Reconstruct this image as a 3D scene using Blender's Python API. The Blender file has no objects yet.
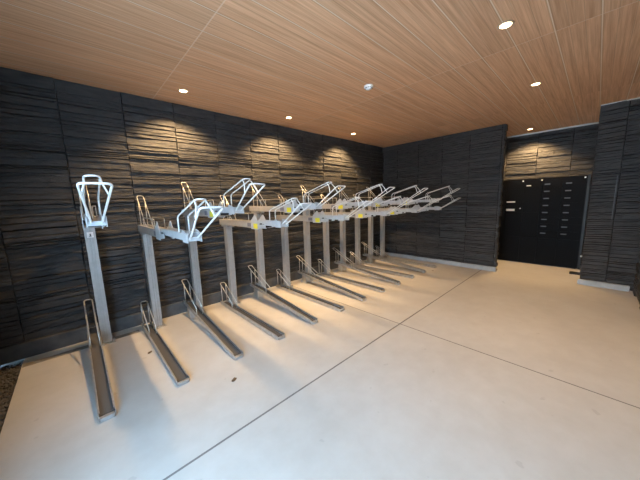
import bpy, bmesh, math, random
from mathutils import Vector, Matrix, noise
C = bpy.context.scene.collection
S = bpy.context.scene
PI = math.pi

# ------------------------------------------------------------------ camera
cam_d = bpy.data.cameras.new('camera'); cam = bpy.data.objects.new('camera', cam_d); C.objects.link(cam)
F_ = Vector((0.67738905, 0.72047214, -0.14853945)); R_ = Vector((0.72518044, -0.68792168, -0.02961582)); U_ = Vector((0.12352088, 0.08765647, 0.98846292))
M_ = Matrix((R_, U_, -F_)).transposed().to_4x4(); M_.translation = Vector((-6.2104, -4.0281, 1.5438))
cam.matrix_world = M_
cam_d.sensor_width = 36.0; cam_d.lens = 259.52 / 640 * 36; cam_d.clip_start = 0.05
S.camera = cam
# ------------------------------------------------------------------ exposure, world, daylight
S.view_settings.view_transform = 'Standard'; S.view_settings.look = 'None'
S.view_settings.gamma = 1; S.view_settings.use_curve_mapping = False
S.view_settings.exposure = 0.0
W = bpy.data.worlds.new('sky'); S.world = W; W.use_nodes = True
W.node_tree.nodes['Background'].inputs[0].default_value = (0.43, 0.70, 1.0, 1)
W.node_tree.nodes['Background'].inputs[1].default_value = 14.0
H = 2.9
FRONT = -4.65
pd = bpy.data.lights.new('opening_portal', 'AREA'); pd.shape = 'RECTANGLE'; pd.size = 2.1; pd.size_y = H
pd.cycles.is_portal = True
po = bpy.data.objects.new('opening_portal', pd); C.objects.link(po)
po.location = (-7.12, -3.55, H / 2); po.rotation_euler = (PI / 2, 0, PI / 2)   # faces into the room
WARM = (1.0, 0.64, 0.30)
LAMP_W = 225.0
sun_d = bpy.data.lights.new('sun', 'SUN'); sun_d.energy = 21.0; sun_d.angle = 0.01; sun_d.color = (1.0, 0.95, 0.88)
sun_o = bpy.data.objects.new('sun', sun_d); C.objects.link(sun_o); sun_o.rotation_euler = (0, math.radians(42), math.radians(12))

# ------------------------------------------------------------------ materials
def mat(name, col, rough=0.5, metal=0.0, spec=0.5):
    m = bpy.data.materials.new(name); m.use_nodes = True
    b = m.node_tree.nodes['Principled BSDF']
    b.inputs['Base Color'].default_value = (*col, 1); b.inputs['Roughness'].default_value = rough
    b.inputs['Metallic'].default_value = metal; b.inputs['Specular IOR Level'].default_value = spec
    return m
class NT:
    def __init__(s, m): s.m = m; s.t = m.node_tree; s.b = s.t.nodes['Principled BSDF']
    def n(s, typ, **kw):
        x = s.t.nodes.new(typ)
        for k, v in kw.items(): setattr(x, k, v)
        return x
    def l(s, a, b): s.t.links.new(a, b)
    def math(s, op, a, b=None, c=None):
        x = s.n('ShaderNodeMath', operation=op)
        for i, v in enumerate((a, b, c)):
            if v is None: continue
            if isinstance(v, (int, float)): x.inputs[i].default_value = v
            else: s.l(v, x.inputs[i])
        return x.outputs[0]
    def mix(s, f, a, b, typ='MIX'):
        x = s.n('ShaderNodeMix', data_type='RGBA', blend_type=typ)
        for i, v in ((0, f), (6, a), (7, b)):
            if isinstance(v, (int, float)): x.inputs[i].default_value = v
            elif isinstance(v, tuple): x.inputs[i].default_value = (*v, 1)
            else: s.l(v, x.inputs[i])
        return x.outputs[2]
    def noise(s, vec, scale, detail=4, rough=0.55):
        x = s.n('ShaderNodeTexNoise'); x.inputs['Scale'].default_value = scale
        x.inputs['Detail'].default_value = detail; x.inputs['Roughness'].default_value = rough
        if vec is not None: s.l(vec, x.inputs['Vector'])
        return x.outputs[0]
    def mapv(s, vec, sc, loc=(0, 0, 0)):
        x = s.n('ShaderNodeMapping'); x.inputs['Scale'].default_value = sc; x.inputs['Location'].default_value = loc
        s.l(vec, x.inputs['Vector']); return x.outputs[0]
    def coord(s): return s.n('ShaderNodeTexCoord').outputs['Object']
    def ramp(s, f, a, b):
        x = s.n('ShaderNodeMapRange'); s.l(f, x.inputs[0]); x.inputs[1].default_value = a; x.inputs[2].default_value = b
        return x.outputs[0]
    def bump(s, h, strength, dist):
        x = s.n('ShaderNodeBump'); x.inputs['Strength'].default_value = strength; x.inputs['Distance'].default_value = dist
        s.l(h, x.inputs['Height']); s.l(x.outputs[0], s.b.inputs['Normal'])

def stone_mat(name, c1, c2):
    m = mat(name, c1, 0.7, 0, 0.2); t = NT(m); co = t.coord()
    n1 = t.noise(t.mapv(co, (3, 3, 14)), 1.6, 6); n2 = t.noise(t.mapv(co, (1, 1, 3.2)), 26, 8, 0.65)
    t.l(t.mix(t.ramp(n1, 0.3, 0.7), c1, c2), t.b.inputs['Base Color'])
    t.l(t.ramp(n2, -0.2, 1.3), t.b.inputs['Roughness'])
    t.bump(n2, 0.7, 0.010)
    return m
STONE = stone_mat('charcoal_split_stone', (0.036, 0.038, 0.042), (0.076, 0.074, 0.073))

def wood_mat():
    m = mat('wood_print_ceiling', (0.4, 0.25, 0.15), 0.55, 0, 0.3); t = NT(m); co = t.coord()
    sep = t.n('ShaderNodeSeparateXYZ'); t.l(co, sep.inputs[0]); X, Y = sep.outputs[0], sep.outputs[1]
    yb = t.math('DIVIDE', t.math('ADD', Y, 3.933 + 0.271 * 40), 0.271)
    idx = t.math('FLOOR', yb); fr = t.math('FRACT', yb)
    xb = t.math('DIVIDE', t.math('ADD', X, 3.069 + 2.221 * 10), 2.221); xi = t.math('FLOOR', xb)
    cmb = t.n('ShaderNodeCombineXYZ'); t.l(idx, cmb.inputs[0]); t.l(xi, cmb.inputs[1])
    wn = t.n('ShaderNodeTexWhiteNoise'); t.l(cmb.outputs[0], wn.inputs['Vector'])
    add = t.n('ShaderNodeVectorMath', operation='MULTIPLY_ADD'); t.l(wn.outputs['Color'], add.inputs[0]); add.inputs[1].default_value = (9, 9, 9); t.l(co, add.inputs[2])
    g1 = t.noise(t.mapv(add.outputs[0], (0.35, 14, 1)), 3.0, 8, 0.62)
    g2 = t.noise(t.mapv(add.outputs[0], (1.2, 90, 1)), 3.0, 4, 0.6)
    g = t.math('ADD', t.math('MULTIPLY', t.ramp(g1, 0.3, 0.7), 0.65), t.math('MULTIPLY', t.ramp(g2, 0.3, 0.7), 0.35))
    base = t.mix(g, (0.53, 0.26, 0.135), (0.98, 0.645, 0.405))
    base = t.mix(t.math('MULTIPLY', wn.outputs['Value'], 0.22), base, (0.30, 0.18, 0.11))
    # joints: a pale bead between the boards, every second board, and the cross joints
    d = t.math('MINIMUM', fr, t.math('SUBTRACT', 1.0, fr))
    seam = t.math('LESS_THAN', d, 0.014)
    groove = t.math('MULTIPLY', t.math('LESS_THAN', d, 0.040), 0.22)
    fx = t.math('FRACT', xb); dx = t.math('MINIMUM', fx, t.math('SUBTRACT', 1.0, fx))
    cross = t.math('MULTIPLY', t.math('LESS_THAN', dx, 0.0022), 0.9)
    cross = t.math('MULTIPLY', cross, t.math('LESS_THAN', X, -2.0))
    # reeding inside a board
    rd = t.math('FRACT', t.math('MULTIPLY', yb, 3.0)); reed = t.math('LESS_THAN', rd, 0.05)
    base = t.mix(t.math('MULTIPLY', reed, 0.30), base, (0.24, 0.14, 0.085))
    base = t.mix(groove, base, (0.25, 0.15, 0.09))
    base = t.mix(t.math('MAXIMUM', t.math('MULTIPLY', seam, 0.8), t.math('MULTIPLY', cross, 0.5)), base, (0.92, 0.76, 0.60))
    t.l(base, t.b.inputs['Base Color'])
    t.bump(t.math('SUBTRACT', 1.0, t.math('MAXIMUM', seam, reed)), 0.3, 0.002)
    return m
WOOD = wood_mat()

def floor_mat():
    m = mat('concrete_floor', (0.6, 0.58, 0.55), 0.55, 0, 0.35); t = NT(m); co = t.coord()
    sep = t.n('ShaderNodeSeparateXYZ'); t.l(co, sep.inputs[0]); X, Y = sep.outputs[0], sep.outputs[1]
    n1 = t.noise(co, 0.9, 5); n2 = t.noise(co, 6, 6, 0.6); n3 = t.noise(co, 60, 3)
    f = t.math('ADD', t.math('MULTIPLY', t.ramp(n1, 0.35, 0.7), 0.6), t.math('MULTIPLY', t.ramp(n2, 0.35, 0.65), 0.4))
    base = t.mix(f, (0.50, 0.475, 0.435), (0.60, 0.58, 0.545))
    spots = t.ramp(t.noise(co, 11, 2), 0.70, 0.74)
    base = t.mix(t.math('MULTIPLY', spots, 0.30), base, (0.34, 0.32, 0.29))
    l1 = t.math('LESS_THAN', t.math('ABSOLUTE', t.math('ADD', Y, 2.472)), 0.0075)
    l2 = t.math('LESS_THAN', t.math('ABSOLUTE', t.math('ADD', X, 3.424)), 0.0065)
    line = t.math('MAXIMUM', l1, l2)
    base = t.mix(t.math('MULTIPLY', line, 0.85), base, (0.13, 0.12, 0.115))
    t.l(base, t.b.inputs['Base Color'])
    t.l(t.ramp(n2, -1.2, 1.6), t.b.inputs['Roughness'])
    t.bump(t.math('SUBTRACT', t.math('MULTIPLY', n3, 0.15), line), 0.5, 0.004)
    return m
FLOOR = floor_mat()

def noisy(name, c1, c2, scale, rough, metal=0.0, bump=0.0):
    m = mat(name, c1, rough, metal); t = NT(m); n = t.noise(t.coord(), scale, 5)
    t.l(t.mix(t.ramp(n, 0.3, 0.7), c1, c2), t.b.inputs['Base Color'])
    if bump: t.bump(n, bump, 0.004)
    return m
CURB = noisy('curb_concrete', (0.07, 0.072, 0.075), (0.12, 0.12, 0.12), 9, 0.8, 0, 0.3)
FLASH = noisy('pale_grey_kerb', (0.40, 0.43, 0.46), (0.50, 0.53, 0.55), 12, 0.6, 0, 0.2)
GALV = noisy('galvanised_steel', (0.52, 0.52, 0.51), (0.64, 0.64, 0.63), 30, 0.42, 0.75)
POST = noisy('grey_post_metal', (0.44, 0.44, 0.435), (0.52, 0.52, 0.515), 14, 0.45, 0.45)
TRAYM = noisy('zinc_tray', (0.40, 0.405, 0.41), (0.56, 0.565, 0.57), 22, 0.40, 0.7)
BEAM = noisy('beam_steel', (0.50, 0.485, 0.46), (0.62, 0.60, 0.57), 18, 0.5, 0.45)
WHITE = noisy('pale_slide_metal', (0.60, 0.63, 0.65), (0.68, 0.70, 0.72), 20, 0.35, 0.25)
WIRE = mat('white_coated_wire', (0.86, 0.87, 0.86), 0.3, 0.1)
REAR = mat('zinc_wire', (0.62, 0.60, 0.55), 0.35, 0.7)
BLACK = mat('black_plastic', (0.012, 0.012, 0.013), 0.45)
YEL = mat('yellow_label', (0.90, 0.80, 0.06), 0.5)
LBL = mat('grey_print_label', (0.22, 0.22, 0.26), 0.5)
WHT = mat('white_plastic', (0.92, 0.93, 0.93), 0.4)
INK = mat('dark_print', (0.05, 0.05, 0.06), 0.6)
LOCK = noisy('black_locker_steel', (0.004, 0.004, 0.005), (0.006, 0.006, 0.007), 3, 0.5, 0.0)
LOCK.node_tree.nodes['Principled BSDF'].inputs['Specular IOR Level'].default_value = 0.1
LOCKD = mat('black_locker_door', (0.007, 0.0075, 0.009), 0.55, 0.0, 0.08)
PLATE = mat('brushed_name_plate', (0.12, 0.125, 0.135), 0.5, 0.5)
PEB = noisy('dark_pebbles', (0.05, 0.045, 0.04), (0.14, 0.125, 0.11), 17, 0.85)
STRIP = noisy('brown_grey_strip', (0.24, 0.21, 0.18), (0.30, 0.27, 0.23), 9, 0.6, 0.3)
RING = mat('lamp_trim_ring', (0.55, 0.42, 0.30), 0.4, 0.2)
LEAF = noisy('dry_leaf_brown', (0.09, 0.06, 0.035), (0.17, 0.12, 0.07), 60, 0.8)
TRIMW = mat('white_trim', (0.70, 0.68, 0.64), 0.5)
GLOW = bpy.data.materials.new('lamp_lens'); GLOW.use_nodes = True
_e = GLOW.node_tree.nodes['Principled BSDF']; _e.inputs['Emission Color'].default_value = (1, 0.74, 0.42, 1); _e.inputs['Emission Strength'].default_value = 14

# ------------------------------------------------------------------ helpers
def obj(name, bm, m, parent=None, smooth=False):
    me = bpy.data.meshes.new(name); bmesh.ops.recalc_face_normals(bm, faces=bm.faces[:]); bm.to_mesh(me); bm.free()
    for mm in (m if isinstance(m, (list, tuple)) else [m]): me.materials.append(mm)
    if smooth:
        for p in me.polygons: p.use_smooth = True
    o = bpy.data.objects.new(name, me); C.objects.link(o)
    if parent is not None: o.parent = parent
    return o
def empty(name, loc, label, cat, group=None):
    o = bpy.data.objects.new(name, None); C.objects.link(o); o.location = loc; o.empty_display_size = 0.1
    o['label'] = label; o['category'] = cat
    if group: o['group'] = group
    return o
def box(bm, x0, x1, y0, y1, z0, z1, bev=0.0, f=None):
    r = bmesh.ops.create_cube(bm, size=1)
    for v in r['verts']:
        v.co = Vector(((x0 + x1) / 2 + v.co.x * (x1 - x0), (y0 + y1) / 2 + v.co.y * (y1 - y0), (z0 + z1) / 2 + v.co.z * (z1 - z0)))
    vs = r['verts']
    if bev > 0:
        es = list({e for v in vs for e in v.link_edges})
        q = bmesh.ops.bevel(bm, geom=es, offset=bev, segments=2, affect='EDGES', clamp_overlap=True)
        vs = list({v for fc in q['faces'] for v in fc.verts} | {v for v in vs if v.is_valid})
    if f:
        for v in vs: v.co = f(v.co)
    return vs
def cyl(bm, c, r, h, axis='z', seg=16, r2=None):
    q = bmesh.ops.create_cone(bm, cap_ends=True, segments=seg, radius1=r, radius2=r if r2 is None else r2, depth=h)
    rot = {'z': Matrix(), 'x': Matrix.Rotation(PI / 2, 4, 'Y'), 'y': Matrix.Rotation(PI / 2, 4, 'X')}[axis]
    bmesh.ops.transform(bm, matrix=Matrix.Translation(c) @ rot, verts=q['verts'])
def rounded(pts, r, closed=False, n=5):
    P = [Vector(p) for p in pts]; out = []
    N = len(P)
    for i in range(N):
        if not closed and i in (0, N - 1): out.append(P[i]); continue
        a, b, c = P[i - 1], P[i], P[(i + 1) % N]
        d1 = (a - b); d2 = (c - b); k = min(r, d1.length * 0.48, d2.length * 0.48)
        s, e = b + d1.normalized() * k, b + d2.normalized() * k
        for j in range(n + 1):
            t = j / n; out.append(s * (1 - t) ** 2 + b * 2 * t * (1 - t) + e * t * t)
    return out
def tube(bm, pts, r, seg=8, bend=0.0, closed=False):
    P = rounded(pts, bend, closed) if bend > 0 else [Vector(p) for p in pts]
    Q = [P[0]]
    for p in P[1:]:
        if (p - Q[-1]).length > 1e-5: Q.append(p)
    if closed and (Q[0] - Q[-1]).length < 1e-5: Q.pop()
    P = Q; N = len(P); rings = []; up = None
    for i in range(N):
        if closed: t = (P[(i + 1) % N] - P[i - 1]).normalized()
        elif i == 0: t = (P[1] - P[0]).normalized()
        elif i == N - 1: t = (P[-1] - P[-2]).normalized()
        else: t = ((P[i + 1] - P[i]).normalized() + (P[i] - P[i - 1]).normalized()).normalized()
        if up is None: up = t.orthogonal().normalized()
        up = (up - t * up.dot(t)).normalized(); s = t.cross(up)
        rings.append([bm.verts.new(P[i] + (up * math.cos(2 * PI * k / seg) + s * math.sin(2 * PI * k / seg)) * r) for k in range(seg)])
    M = N if closed else N - 1
    for i in range(M):
        a, b = rings[i], rings[(i + 1) % N]
        for k in range(seg): bm.faces.new((a[k], a[(k + 1) % seg], b[(k + 1) % seg], b[k]))
    if not closed:
        bm.faces.new(rings[0][::-1]); bm.faces.new(rings[-1])
def prism(bm, prof, a0, a1, axis, f=None):
    """extrude a closed 2D profile along an axis; prof gives the two other coordinates in order"""
    def P(p, a):
        v = {'x': Vector((a, p[0], p[1])), 'y': Vector((p[0], a, p[1])), 'z': Vector((p[0], p[1], a))}[axis]
        return f(v) if f else v
    A = [bm.verts.new(P(p, a0)) for p in prof]; B = [bm.verts.new(P(p, a1)) for p in prof]
    n = len(prof)
    for i in range(n): bm.faces.new((A[i], A[(i + 1) % n], B[(i + 1) % n], B[i]))
    bm.faces.new(A[::-1]); bm.faces.new(B)
def channel(w, h, t, lip=0.0):
    a = w / 2
    p = [(-a, 0), (a, 0), (a, h)]
    if lip: p += [(a - lip, h), (a - lip, h - t), (a - t, h - t)]
    else: p += [(a - t, h)]
    p += [(a - t, t), (-a + t, t)]
    if lip: p += [(-a + t, h - t), (-a + lip, h - t), (-a + lip, h)]
    else: p += [(-a + t, h)]
    p += [(-a, h)]
    return p

# ------------------------------------------------------------------ the setting
def struct(name, bm, m, smooth=False):
    o = obj(name, bm, m, None, smooth); o['kind'] = 'structure'; return o

def stone_wall(name, org, ud, nd, length, z0, z1, seed, panel=0.56, off=0.0, thick=0.12, fine=1.0):
    """split-faced stone siding: courses and panel joints in relief, grown from org along ud, facing nd"""
    rnd = random.Random(seed); org = Vector(org); ud = Vector(ud); nd = Vector(nd)
    zs = []; b = [z0]
    while b[-1] < z1 - 0.09: b.append(b[-1] + rnd.choice([0.028, 0.035, 0.045, 0.055, 0.06, 0.075, 0.09]) * fine)
    b[-1] = z1
    for i in range(len(b) - 1):
        h = b[i + 1] - b[i]
        for q, s in ((0.0, 0), (0.003, 1), (0.008, 2)): zs.append((b[i] + q, i, s))
        for q in (0.3, 0.55, 0.8): zs.append((b[i] + 0.008 + (h - 0.016) * q, i, 3))
        for q, s in ((h - 0.008, 2), (h - 0.003, 1)): zs.append((b[i] + q, i, s))
    zs.append((z1, len(b) - 2, 0))
    us = []; e = [0.0]; x = off
    while x < length - 0.02:
        if x > 0.02: e.append(x)
        x += panel
    e.append(length)
    for i in range(len(e) - 1):
        L = e[i + 1] - e[i]; us += [(e[i], i, 0), (e[i] + 0.0025, i, 1)]
        n = max(2, int(L / 0.035))
        for k in range(n): us.append((e[i] + 0.006 + (L - 0.012) * k / (n - 1), i, 3))
        us.append((e[i + 1] - 0.0025, i, 1))
    us.append((length, len(e) - 2, 0))
    depth = {}; split = {}
    for p in range(len(e)):
        for c in range(len(b)):
            k = rnd.choice([1, 1, 2, 2, 3])
            cuts = sorted(rnd.uniform(0.15, 0.85) for _ in range(k - 1)); split[p, c] = cuts
            base = rnd.choice([-0.008, 0.0, 0.004, 0.014, 0.018])
            for j in range(k): depth[p, c, j] = base + rnd.uniform(-0.005, 0.006)
    bm = bmesh.new(); grid = []
    gd = {(p, c): (rnd.choice([0.2, 0.6, 1.0, 1.0]) + 0.25 * rnd.random()) / 1.25 for p in range(len(e)) for c in range(len(b) + 1)}
    tilt = [rnd.uniform(-0.022, 0.022) for _ in e]
    for (z, c, s) in zs:
        row = []
        for (u, p, q) in us:
            L = e[p + 1] - e[p]; fr = (u - e[p]) / L; j = sum(1 for t in split[p, c] if fr > t)
            d = depth[p, c, j]
            d += 0.007 * noise.noise(Vector((u * 8 + seed, z * 14, seed))) + 0.007 * noise.noise(Vector((u * 17, z * 45, seed)))
            if q == 0: d = -0.016
            elif q == 1: d = d * 0.5 - 0.006
            elif s == 0: d = -0.014 * gd[p, c if z < b[c] + 0.001 or c + 1 >= len(b) else c + 1]
            elif s == 1: g_ = gd[p, c if z < b[c] + (b[c + 1] - b[c]) / 2 else c + 1]; d = d * (1 - 0.6 * g_) - 0.006 * g_
            zz = z + (tilt[p] * (fr - 0.5) * 0.6 + 0.004 * noise.noise(Vector((u * 2.5, z * 9, seed + 5)))) * (1 if (z0 + 0.02 < z < z1 - 0.02) else 0)
            row.append(bm.verts.new(org + ud * u + nd * d + Vector((0, 0, zz))))
        grid.append(row)
    for i in range(len(grid) - 1):
        for k in range(len(us) - 1): bm.faces.new((grid[i][k], grid[i][k + 1], grid[i + 1][k + 1], grid[i + 1][k]))
    # body behind the face
    B = [[bm.verts.new(org + ud * u - nd * thick + Vector((0, 0, z))) for u in (0, length)] for z in (z0, z1)]
    bm.faces.new((B[0][0], B[0][1], B[1][1], B[1][0]))
    bm.faces.new([B[0][0]] + grid[0] + [B[0][1]]); bm.faces.new([B[1][0]] + grid[-1] + [B[1][1]])
    bm.faces.new([r[0] for r in grid] + [B[1][0], B[0][0]]); bm.faces.new([r[-1] for r in grid] + [B[1][1], B[0][1]])
    return struct(name, bm, STONE)

bm = bmesh.new(); box(bm, -6.77, 1.6, -4.8, 0.1, -0.12, 0.0); struct('floor', bm, FLOOR)
bm = bmesh.new(); box(bm, -7.1, 1.6, -4.72, 0.15, H, H + 0.15); struct('ceiling', bm, WOOD)
stone_wall('wall_back', (-6.95, 0, 0), (1, 0, 0), (0, -1, 0), 7.0, 0.0, H, 11, off=-6.186 + 6.95 - 0.56, fine=0.85)
stone_wall('wall_left', (-6.95, -2.55, -0.05), (0, 1, 0), (1, 0, 0), 2.55, 0.0, H + 0.05, 12)
# far wall: long partition with ragged stone end, and the pillar beyond the opening
stone_wall('wall_right', (0, 0.0, 0), (0, -1, 0), (-1, 0, 0), 2.70, 0.0, H, 13, off=0.42, fine=0.8)
stone_wall('wall_partition_end', (0.0, -2.70, 0), (1, 0, 0), (0, -1, 0), 0.125, 0.0, H, 14, panel=0.6, thick=0.03)
stone_wall('wall_pillar', (0, -3.94, 0), (0, -1, 0), (-1, 0, 0), 0.62, 0.0, H, 15, off=0.30, fine=0.8)
stone_wall('wall_side', (0.0, -4.55, 0), (-1, 0, 0), (0, 1, 0), 7.0, 0.0, H, 16, off=0.3, fine=0.8)
stone_wall('wall_alcove', (1.42, -1.2, 0), (0, -1, 0), (-1, 0, 0), 3.5, 0.0, H, 17, off=0.15)
bm = bmesh.new(); box(bm, 0.12, 1.5, -1.3, -1.2, 0, H); box(bm, 0.12, 1.5, -4.72, -4.62, 0, H); struct('wall_alcove_ends', bm, STONE)
bm = bmesh.new(); box(bm, -6.96, 0.0, -0.045, 0.0, 0.0, 0.165, 0.006); struct('baseboard_back', bm, CURB)
bm = bmesh.new(); box(bm, -0.075, 0.0, -2.73, -0.045, 0.0, 0.085, 0.006); struct('baseboard_right', bm, FLASH)
bm = bmesh.new(); box(bm, -0.075, 0.0, -4.5, -3.92, 0.0, 0.085, 0.006); struct('baseboard_pillar', bm, FLASH)
bm = bmesh.new(); box(bm, 1.375, 1.40, -4.6, -1.25, H - 0.03, H); struct('trim_1', bm, TRIMW)
bm = bmesh.new(); box(bm, -0.033, -0.02, -4.220, -4.210, 1.12, 1.80, 0.002); struct('trim_2', bm, PLATE)
bm = bmesh.new(); box(bm, -0.02, 0.0, -4.54, -3.94, H - 0.015, H); struct('trim_3', bm, TRIMW)
bm = bmesh.new(); box(bm, -22.0, -7.1, -14.0, 8.0, -0.2, -0.03)
PAVE = noisy('pavement', (0.58, 0.57, 0.55), (0.66, 0.65, 0.63), 2, 0.8)
struct('pavement_outside', bm, PAVE)
bm = bmesh.new(); box(bm, -17.4, -17.0, -14, 8, -0.2, 5.0); struct('wall_unseen_sky_block', bm, PAVE)  # unseen wall, added to limit the low sky and bounce sunlight inside
bm = bmesh.new(); box(bm, -7.1, -6.77, -4.8, 0.12, -0.12, -0.03); struct('floor_gravel_bed', bm, PEB)

# loose pebbles along the left edge: uncountable
bm = bmesh.new(); rnd = random.Random(5)
for i in range(1500):
    r = rnd.uniform(0.008, 0.017); c = Vector((rnd.uniform(-6.92, -6.785), -rnd.uniform(0.06, 3.4), -0.03 + r * 0.4 + rnd.uniform(0, 0.012)))
    q = bmesh.ops.create_icosphere(bm, subdivisions=1, radius=r)
    m = Matrix.Translation(c) @ Matrix.Rotation(rnd.uniform(0, 6), 4, 'Z') @ Matrix.Diagonal((1.3, 0.9, 0.65, 1))
    bmesh.ops.transform(bm, matrix=m, verts=q['verts'])
o = obj('dark_pebbles', bm, PEB, None, True); o['kind'] = 'stuff'; o['label'] = 'strip of dark pebbles along the left edge of the concrete floor'; o['category'] = 'pebbles'

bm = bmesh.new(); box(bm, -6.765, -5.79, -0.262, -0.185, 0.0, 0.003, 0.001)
o = obj('flat_dark_strip', bm, STRIP); o['label'] = 'thin brown grey flat strip on the floor along the back kerb at the left'; o['category'] = 'strip'  # thin brown grey band lying flat on the concrete beside the kerb

# ------------------------------------------------------------------ ceiling lights
def downlight(x, y, label, power, tilt=(0, 0), group=None):
    t = empty('ceiling_downlight', (x, y, H), label, 'ceiling light', group)
    bm = bmesh.new(); N = 28
    prof = [(0.040, -0.001), (0.043, -0.006), (0.056, -0.006), (0.060, -0.001)]
    rings = [[bm.verts.new((r * math.cos(2 * PI * k / N), r * math.sin(2 * PI * k / N), z)) for k in range(N)] for r, z in prof]
    for i in range(len(prof)):
        a, b = rings[i], rings[(i + 1) % len(prof)]
        for k in range(N): bm.faces.new((a[k], a[(k + 1) % N], b[(k + 1) % N], b[k]))
    obj('trim_ring', bm, RING, t, True)
    bm = bmesh.new(); cyl(bm, (0, 0, -0.003), 0.040, 0.004, seg=28); obj('lamp_lens', bm, GLOW, t)
    ld = bpy.data.lights.new('downlight_lamp', 'SPOT'); ld.energy = power; ld.color = WARM
    ld.spot_size = math.radians(112); ld.spot_blend = 0.6; ld.shadow_soft_size = 0.03
    lo = bpy.data.objects.new('downlight_lamp', ld); C.objects.link(lo); lo.parent = t; lo.location = (0, 0, -0.035)
    lo.rotation_euler = (tilt[0], tilt[1], 0)
    return t
downlight(-5.07, -0.50, 'round ceiling downlight near the back wall, nearest the camera at upper left', LAMP_W, (0.26, 0))
downlight(-3.48, -0.47, 'round ceiling downlight near the back wall, middle of the row of three', LAMP_W, (0.26, 0))
downlight(-1.80, -0.44, 'round ceiling downlight near the back wall, farthest towards the dark corner', LAMP_W, (0.26, 0))
downlight(-3.50, -3.40, 'largest, brightest ceiling downlight, at the top right of the photo', LAMP_W * 0.55)
downlight(-1.85, -3.38, 'ceiling downlight in front of the pillar, between the brightest lamp and the alcove', LAMP_W * 0.55)
downlight(0.93, -2.94, 'ceiling downlight in the alcove above the black lockers', LAMP_W, (0, -0.26))

t = empty('smoke_detector', (-3.43, -2.01, H), 'small round white smoke detector on the wood ceiling', 'smoke detector')
bm = bmesh.new(); cyl(bm, (0, 0, -0.008), 0.056, 0.016, seg=32); obj('base', bm, WHT, t)
bm = bmesh.new(); cyl(bm, (0, 0, -0.026), 0.034, 0.022, seg=32, r2=0.046); cyl(bm, (0, 0, -0.040), 0.022, 0.008, seg=24)
obj('dome', bm, WHT, t)
bm = bmesh.new()
for k in range(12):
    a = 2 * PI * k / 12; box(bm, -0.006, 0.006, 0.041, 0.0445, -0.030, -0.022, f=lambda v, a=a: Vector((v.x * math.cos(a) - v.y * math.sin(a), v.x * math.sin(a) + v.y * math.cos(a), v.z)))
obj('vent_slots', bm, INK, t)

# ------------------------------------------------------------------ bicycle racks
PITCH = 0.5175
def TX(k): return -6.21 + PITCH * (k - 1)

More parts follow.
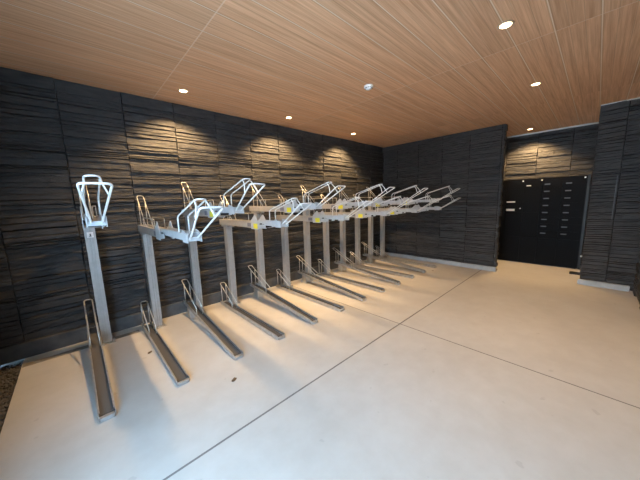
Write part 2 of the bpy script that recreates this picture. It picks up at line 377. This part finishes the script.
def upper_rack(k, label):
    """post, cantilevered rail, slide-out channel and wire frames; origin on the floor under the post"""
    high = k % 2 == 1
    zb = 1.382 if k == 1 else 1.41 if high else 1.235
    yf = {1: -1.80, 2: -2.02, 11: -1.85}.get(k, -1.70)          # front end of the slide channel (world y)
    PY = -0.25
    t = empty('upper_bicycle_rack', (TX(k) + 0.105, PY, 0), label, 'bicycle rack', 'upper tier bicycle racks')
    Y = lambda y: y - PY
    # post: grooved section
    bm = bmesh.new(); a = 0.045
    prof = [(-a, -a), (-0.020, -a), (-0.018, -a + 0.006), (-0.006, -a + 0.006), (-0.004, -a), (0.004, -a), (0.006, -a + 0.006), (0.018, -a + 0.006), (0.020, -a), (a, -a), (a, a), (-a, a)]
    prism(bm, prof, 0.010, zb + 0.002, 'z'); obj('post', bm, POST, t)
    bm = bmesh.new(); box(bm, -0.075, 0.075, -0.085, 0.085, 0, 0.010, 0.002)
    b = obj('base_plate', bm, GALV, t)
    for sx in (-1, 1):
        for sy in (-1, 1): bm = bmesh.new(); cyl(bm, (sx * 0.06, sy * 0.068, 0.016), 0.009, 0.012, seg=6); cyl(bm, (sx * 0.06, sy * 0.068, 0.024), 0.005, 0.010, seg=8); obj('anchor_bolt', bm, GALV, b)
    # fixed rail
    bm = bmesh.new(); prism(bm, channel(0.105, 0.080, 0.004, 0.014), Y(-0.09), Y(-1.20), 'y', lambda v: v + Vector((0, 0, zb)))
    box(bm, -0.0525, 0.0525, Y(-0.094), Y(-0.088), zb, zb + 0.08)
    obj('fixed_rail', bm, BEAM, t)
    bm = bmesh.new(); box(bm, -0.040, 0.040, Y(-0.40), Y(-0.12), zb - 0.03, zb + 0.0, 0.004); obj('rail_saddle', bm, GALV, t)
    # bracket plates (house shaped)
    for s in (-1, 1):
        bm = bmesh.new(); x0 = s * 0.054; x1 = s * 0.060
        prism(bm, [(Y(-1.08), zb - 0.012), (Y(-1.245), zb - 0.012), (Y(-1.245), zb + 0.085), (Y(-1.185), zb + 0.160), (Y(-1.165), zb + 0.160), (Y(-1.08), zb + 0.092)], min(x0, x1), max(x0, x1), 'x')
        bp = obj('bracket_plate', bm, WHITE, t)
        if s < 0:
            if k > 2:
                bm = bmesh.new(); box(bm, -0.0625, -0.0605, Y(-1.235), Y(-1.14), zb - 0.002, zb + 0.060, 0.0005); obj('warning_label', bm, YEL, bp)['label'] = 'yellow warning label'
            bm = bmesh.new(); box(bm, -0.0545, -0.0528, Y(-1.06), Y(-0.97), zb + 0.014, zb + 0.060, 0.0005); obj('print_label', bm, LBL, bp)
    # slide-out channel
    bm = bmesh.new(); prism(bm, channel(0.088, 0.055, 0.004, 0.010), Y(-1.10), Y(yf), 'y', lambda v: v + Vector((0, 0, zb + 0.045)))
    box(bm, -0.044, 0.044, Y(yf) - 0.002, Y(yf) + 0.004, zb + 0.045, zb + 0.075)
    obj('slide_rail', bm, WHITE, t)
    bm = bmesh.new()
    box(bm, -0.045, 0.045, Y(-1.385), Y(-1.275), zb + 0.018, zb + 0.044, 0.004)
    rb = obj('roller_block', bm, BLACK, t)
    for s in (-1, 1):
        for q, y_ in ((0.022, -1.30), (0.014, -1.36)):
            bm = bmesh.new(); cyl(bm, (s * 0.052, Y(y_), zb + 0.046), q, 0.012, 'x', 14); obj('roller', bm, BLACK, rb)
    for s in (-1, 1): bm = bmesh.new(); prism(bm, [(Y(-1.26), zb + 0.0), (Y(-1.42), zb + 0.02), (Y(-1.42), zb + 0.06), (Y(-1.26), zb + 0.05)], min(s * 0.060, s * 0.064), max(s * 0.060, s * 0.064), 'x'); obj('roller_cheek', bm, WHITE, t)
    # side cheeks at the front end
    for s in (-1, 1): bm = bmesh.new(); prism(bm, [(Y(yf + 0.10), zb + 0.035), (Y(yf - 0.01), zb + 0.035), (Y(yf - 0.01), zb + 0.10), (Y(yf + 0.10), zb + 0.125)], min(s * 0.046, s * 0.052), max(s * 0.046, s * 0.052), 'x'); obj('end_cheek', bm, WHITE, t)
    # V-shaped lift handle
    r = 0.0066; bm = bmesh.new()
    tube(bm, [(-0.026, Y(yf + 0.03), zb + 0.065), (-0.027, Y(yf), zb + 0.068), (-0.073, Y(yf - 0.39), zb + 0.290), (0.073, Y(yf - 0.39), zb + 0.290), (0.027, Y(yf), zb + 0.068), (0.026, Y(yf + 0.03), zb + 0.065)], r, 8, 0.03)
    obj('lift_handle', bm, WIRE, t, True)
    bm = bmesh.new(); ft = (yf - 0.22, zb + 0.345)
    tube(bm, [(-0.038, Y(yf + 0.22), zb + 0.085), (-0.038, Y(yf + 0.22), zb + 0.222), (-0.036, Y(ft[0]), ft[1]), (0.036, Y(ft[0]), ft[1]), (0.038, Y(yf + 0.22), zb + 0.222), (0.038, Y(yf + 0.22), zb + 0.085)], r * 0.85, 8, 0.035)
    for s in (-1, 1): tube(bm, [(s * 0.037, Y(ft[0] + 0.03), ft[1] - 0.008), (s * 0.040, Y(ft[0] - 0.01), ft[1] - 0.045), (s * 0.064, Y(yf - 0.27), zb + 0.222)], r * 0.8, 6, 0.02)
    obj('wheel_guide_loop', bm, WIRE, t, True)
    # rear wheel guide: leaning loop and low side rods
    bm = bmesh.new(); zr = zb + 0.078; w = 0.034; rr = 0.0048
    tube(bm, [(-w, Y(-0.52), zr - 0.03), (-w, Y(-0.14), zr + 0.36), (w, Y(-0.14), zr + 0.36), (w, Y(-0.52), zr - 0.03)], rr, 6, 0.03)
    for s in (-1, 1): tube(bm, [(s * w, Y(-0.21), zr - 0.03), (s * w, Y(-0.21), zr + 0.28)], rr, 6)
    obj('rear_wheel_loop', bm, REAR, t, True)
    w = 0.045
    for s in (-1, 1):
        bm = bmesh.new()
        tube(bm, [(s * w, Y(-0.44), zr - 0.01), (s * w, Y(-0.44), zr + 0.10), (s * w, Y(-1.0), zr + 0.10), (s * w, Y(-1.0), zr - 0.01)], rr * 0.9, 6, 0.02)
        obj('side_guard_rod', bm, REAR, t, True)
    if k == 1:
        bm = bmesh.new(); box(bm, -0.027, 0.027, -0.0475, -0.0450, 1.225, 1.285, 0.001); st = obj('number_sticker', bm, WHT, t); st['label'] = 'white sticker with a small dark mark'
        bm = bmesh.new(); box(bm, -0.004, 0.006, -0.0485, -0.0474, 1.243, 1.268); box(bm, -0.012, 0.010, -0.0485, -0.0474, 1.238, 1.243); obj('printed_mark', bm, INK, st)
    return t

mat_strip = mat('dark_grey_strip', (0.10, 0.095, 0.09), 0.6)  # even dark grey strip that darkens the inside of each tray
def lower_tray(k, label):
    high = k % 2 == 1
    y0, y1 = -0.12, -1.70; zb0 = 0.165 if high else 0.006; zb1 = 0.004
    t = empty('floor_bicycle_tray', (TX(k), -0.30, 0), label, 'bicycle tray', 'floor level bicycle trays')
    Y = lambda y: y + 0.30
    zat = lambda y: zb0 + (zb1 - zb0) * (y - y0) / (y1 - y0)
    sl = lambda v: Vector((v.x, v.y, v.z + zat(v.y - 0.30)))
    bm = bmesh.new(); N = 8; w = 0.104
    prism(bm, channel(w, 0.042, 0.004, 0.012), Y(y0), Y(y1 + 0.05), 'y', sl)
    # rounded nose
    prism(bm, [(-w / 2, 0.0), (w / 2, 0.0), (w / 2, 0.042), (w / 2 - 0.006, 0.042), (w / 2 - 0.006, 0.010), (-w / 2 + 0.006, 0.010), (-w / 2 + 0.006, 0.042), (-w / 2, 0.042)], Y(y1 + 0.05), Y(y1 + 0.02), 'y', sl)
    prism(bm, [(-w / 2, Y(y1 + 0.02)), (w / 2, Y(y1 + 0.02)), (w / 2 - 0.012, Y(y1)), (-w / 2 + 0.012, Y(y1))], 0.0, 0.028, 'z', sl)
    obj('tray_channel', bm, TRAYM, t)
    bm = bmesh.new(); prism(bm, [(-0.046, 0.004), (0.046, 0.004), (0.046, 0.010), (-0.046, 0.010)], Y(y0 - 0.02), Y(y1 + 0.06), 'y', sl)
    obj('tray_dark_strip', bm, mat_strip, t)
    bm = bmesh.new(); rr = 0.0065; w = 0.036; z = lambda y, d: zat(y) + d
    tip = 0.325
    tube(bm, [(-w, Y(-0.62), z(-0.62, 0.10)), (-w, Y(-0.06), zb0 + tip), (w, Y(-0.06), zb0 + tip), (w, Y(-0.62), z(-0.62, 0.10))] if high else
             [(-w, Y(-0.52), z(-0.52, 0.09)), (-w, Y(-0.12), zb0 + tip), (w, Y(-0.12), zb0 + tip), (w, Y(-0.52), z(-0.52, 0.09))], rr, 6, 0.03)
    ye = -0.60 if high else -0.50
    for s in (-1, 1):
        tube(bm, [(s * w, Y(-0.16), z(-0.16, 0.004)), (s * w, Y(-0.16), zb0 + tip - (0.045 if high else 0.025))], rr, 6)
        tube(bm, [(s * w, Y(ye), z(ye, 0.004)), (s * w, Y(ye), z(ye, 0.11))], rr, 6)
    obj('wheel_loop', bm, REAR, t, True)
    bm = bmesh.new()
    if high:
        box(bm, -0.05, 0.05, Y(-0.36), Y(-0.24), 0.006, 0.140, 0.004); box(bm, -0.055, 0.055, Y(-0.40), Y(-0.20), 0, 0.007, 0.001)
    else:
        box(bm, -0.057, 0.057, Y(-0.34), Y(-0.26), 0, 0.006, 0.001)
    obj('support_foot', bm, GALV, t)
    return t

ORD = ['first', 'second', 'third', 'fourth', 'fifth', 'sixth', 'seventh', 'eighth', 'ninth', 'tenth', 'eleventh', 'twelfth']
for k in range(1, 13):
    lv = 'high' if k % 2 else 'low'
    extra = {1: 'standing alone, white handle seen head on', 2: 'lower rail pulled forward, large white wire handle', 12: 'last one before the dark far wall'}.get(k, 'yellow label, %s rail' % ('raised' if k % 2 else 'lowered'))
    upper_rack(k, '%s grey upper bicycle rack from the left, %s' % (ORD[k - 1], extra))
for k in range(1, 13):
    extra = {1: 'beside the lone post at far left', 12: 'next to the far wall kerb'}.get(k, 'raised at its back end' if k % 2 else 'lying flat on the concrete')
    lower_tray(k, '%s grey steel floor tray from the left, %s' % (ORD[k - 1], extra))

# ------------------------------------------------------------------ lockers in the alcove
LX = 1.15
t = empty('mailbox_locker', (LX + 0.12, -3.22, 0), 'tall black locker bank with mailbox doors standing in the alcove', 'lockers')
L = lambda x, y: (x - LX - 0.12, y + 3.22)
def lb(bm, x0, x1, y0, y1, z0, z1, bev=0.0): box(bm, x0 - LX - 0.12, x1 - LX - 0.12, min(y0, y1) + 3.22, max(y0, y1) + 3.22, z0, z1, bev)
bm = bmesh.new(); lb(bm, LX + 0.004, 1.38, -2.30, -3.87, 0.02, 1.89, 0.003); obj('body', bm, LOCK, t)
bm = bmesh.new(); lb(bm, LX + 0.03, 1.36, -2.32, -3.85, 0, 0.02); obj('plinth', bm, BLACK, t)
bm = bmesh.new(); lb(bm, LX - 0.03, LX + 0.02, -3.87, -3.91, 0.02, 1.90, 0.003); obj('side_frame', bm, BLACK, t)
cols = [(-2.31, -2.575), (-2.585, -2.895), (-2.905, -3.195), (-3.205, -3.525), (-3.535, -3.865)]
def knob(x, y, z, p, r=0.011, m=WHT):
    bm = bmesh.new(); c = L(x, y); cyl(bm, (c[0], c[1], z), r, 0.014, 'x', 14); return obj('knob', bm, m, p)
for ci, (ya, yb) in enumerate(cols):
    bm = bmesh.new(); lb(bm, LX - 0.014, LX + 0.002, ya - 0.004, yb + 0.004, 0.05, 0.60, 0.003); d = obj('door', bm, LOCKD, t)
    knob(LX - 0.018, ya - 0.03, 0.55, d, 0.008, LOCK)
    if ci >= 3:
        for r_ in range(8):
            z1_ = 1.81 - r_ * 0.149
            bm = bmesh.new(); lb(bm, LX - 0.014, LX + 0.002, ya - 0.004, yb + 0.004, z1_ - 0.143, z1_, 0.003); d = obj('door', bm, LOCKD, t)
            bm = bmesh.new(); lb(bm, LX - 0.018, LX - 0.0135, ya - 0.03, ya - 0.12, z1_ - 0.068, z1_ - 0.045, 0.001); obj('name_plate', bm, PLATE, d)
            knob(LX - 0.018, ya - 0.075, z1_ - 0.105, d, 0.008, LOCK)
    elif ci in (0, 1, 2):
        for z0_, z1_ in ((0.61, 1.16), (1.17, 1.66) if ci != 1 else (1.17, 1.66), (1.67, 1.81)):
            bm = bmesh.new(); lb(bm, LX - 0.014, LX + 0.002, ya - 0.004, yb + 0.004, z0_, z1_, 0.003); d = obj('door', bm, LOCKD, t)
            if ci == 1 and z0_ == 1.17:
                bm = bmesh.new(); lb(bm, LX - 0.019, LX - 0.0135, -2.59, -2.75, 1.377, 1.405, 0.001); obj('label_holder', bm, WHT, d)['label'] = 'thin white label'
                bm = bmesh.new(); lb(bm, LX - 0.019, LX - 0.0135, -2.59, -2.75, 1.185, 1.235, 0.001); obj('label_holder', bm, WHT, d)['label'] = 'thick white label'
                knob(LX - 0.018, -2.85, 1.245, d)
            if ci == 2 and z0_ == 1.67:
                bm = bmesh.new(); lb(bm, LX - 0.019, LX - 0.0135, -2.93, -3.01, 1.728, 1.752, 0.001); obj('label_holder', bm, WHT, d)
for y in (-2.865, -3.185): knob(LX - 0.005, y, 1.845, t, 0.014).name = 'lock_knob'
knob(LX - 0.012, -3.835, 1.85, t, 0.014).name = 'lock_knob'

# black door stay on the floor by the pillar
t = empty('black_floor_stand', (0.72, -3.95, 0), 'short black stand with flat foot on the floor between lockers and pillar', 'stand')
bm = bmesh.new(); box(bm, -0.08, 0.08, -0.03, 0.17, 0.0, 0.022, 0.006); obj('foot', bm, BLACK, t)
bm = bmesh.new(); box(bm, -0.022, 0.022, -0.022, 0.022, 0.022, 0.34, 0.005); obj('post', bm, BLACK, t)
bm = bmesh.new(); box(bm, -0.03, 0.03, -0.03, 0.05, 0.34, 0.37, 0.008); obj('cap', bm, GALV, t)

# small litter on the concrete
def leaf(x, y, s, rz, label):
    bm = bmesh.new(); N = 10; rnd = random.Random(int(s * 10000)); ring = []; top = []
    for k in range(N):
        a = 2 * PI * k / N; r = s * (1.0 + 0.35 * rnd.uniform(-1, 1)) * (1 if math.cos(a) ** 2 > 0.5 else 0.6)
        ring.append(bm.verts.new((r * math.cos(a), r * math.sin(a), 0.001 + 0.35 * s * rnd.random()))); top.append(bm.verts.new(ring[-1].co + Vector((0, 0, 0.002))))
    c0 = bm.verts.new((0, 0, 0.001)); c1 = bm.verts.new((0, 0, 0.006 + 0.2 * s))
    for k in range(N):
        j = (k + 1) % N; bm.faces.new((ring[j], ring[k], c0)); bm.faces.new((top[k], top[j], c1)); bm.faces.new((ring[k], ring[j], top[j], top[k]))
    o = obj('dry_leaf', bm, LEAF); o.location = (x, y, 0); o.rotation_euler = (0, 0, rz); o['label'] = label; o['category'] = 'leaf'; return o
leaf(-5.36, -1.96, 0.024, 0.4, 'brown curled dry leaf on the floor in front of the third floor tray')
leaf(-5.80, -0.90, 0.030, 1.2, 'brown dry leaf on the floor just left of the second floor tray')
leaf(-0.81, -1.76, 0.026, 2.0, 'small dark dry leaf on the floor near the far wall kerb')
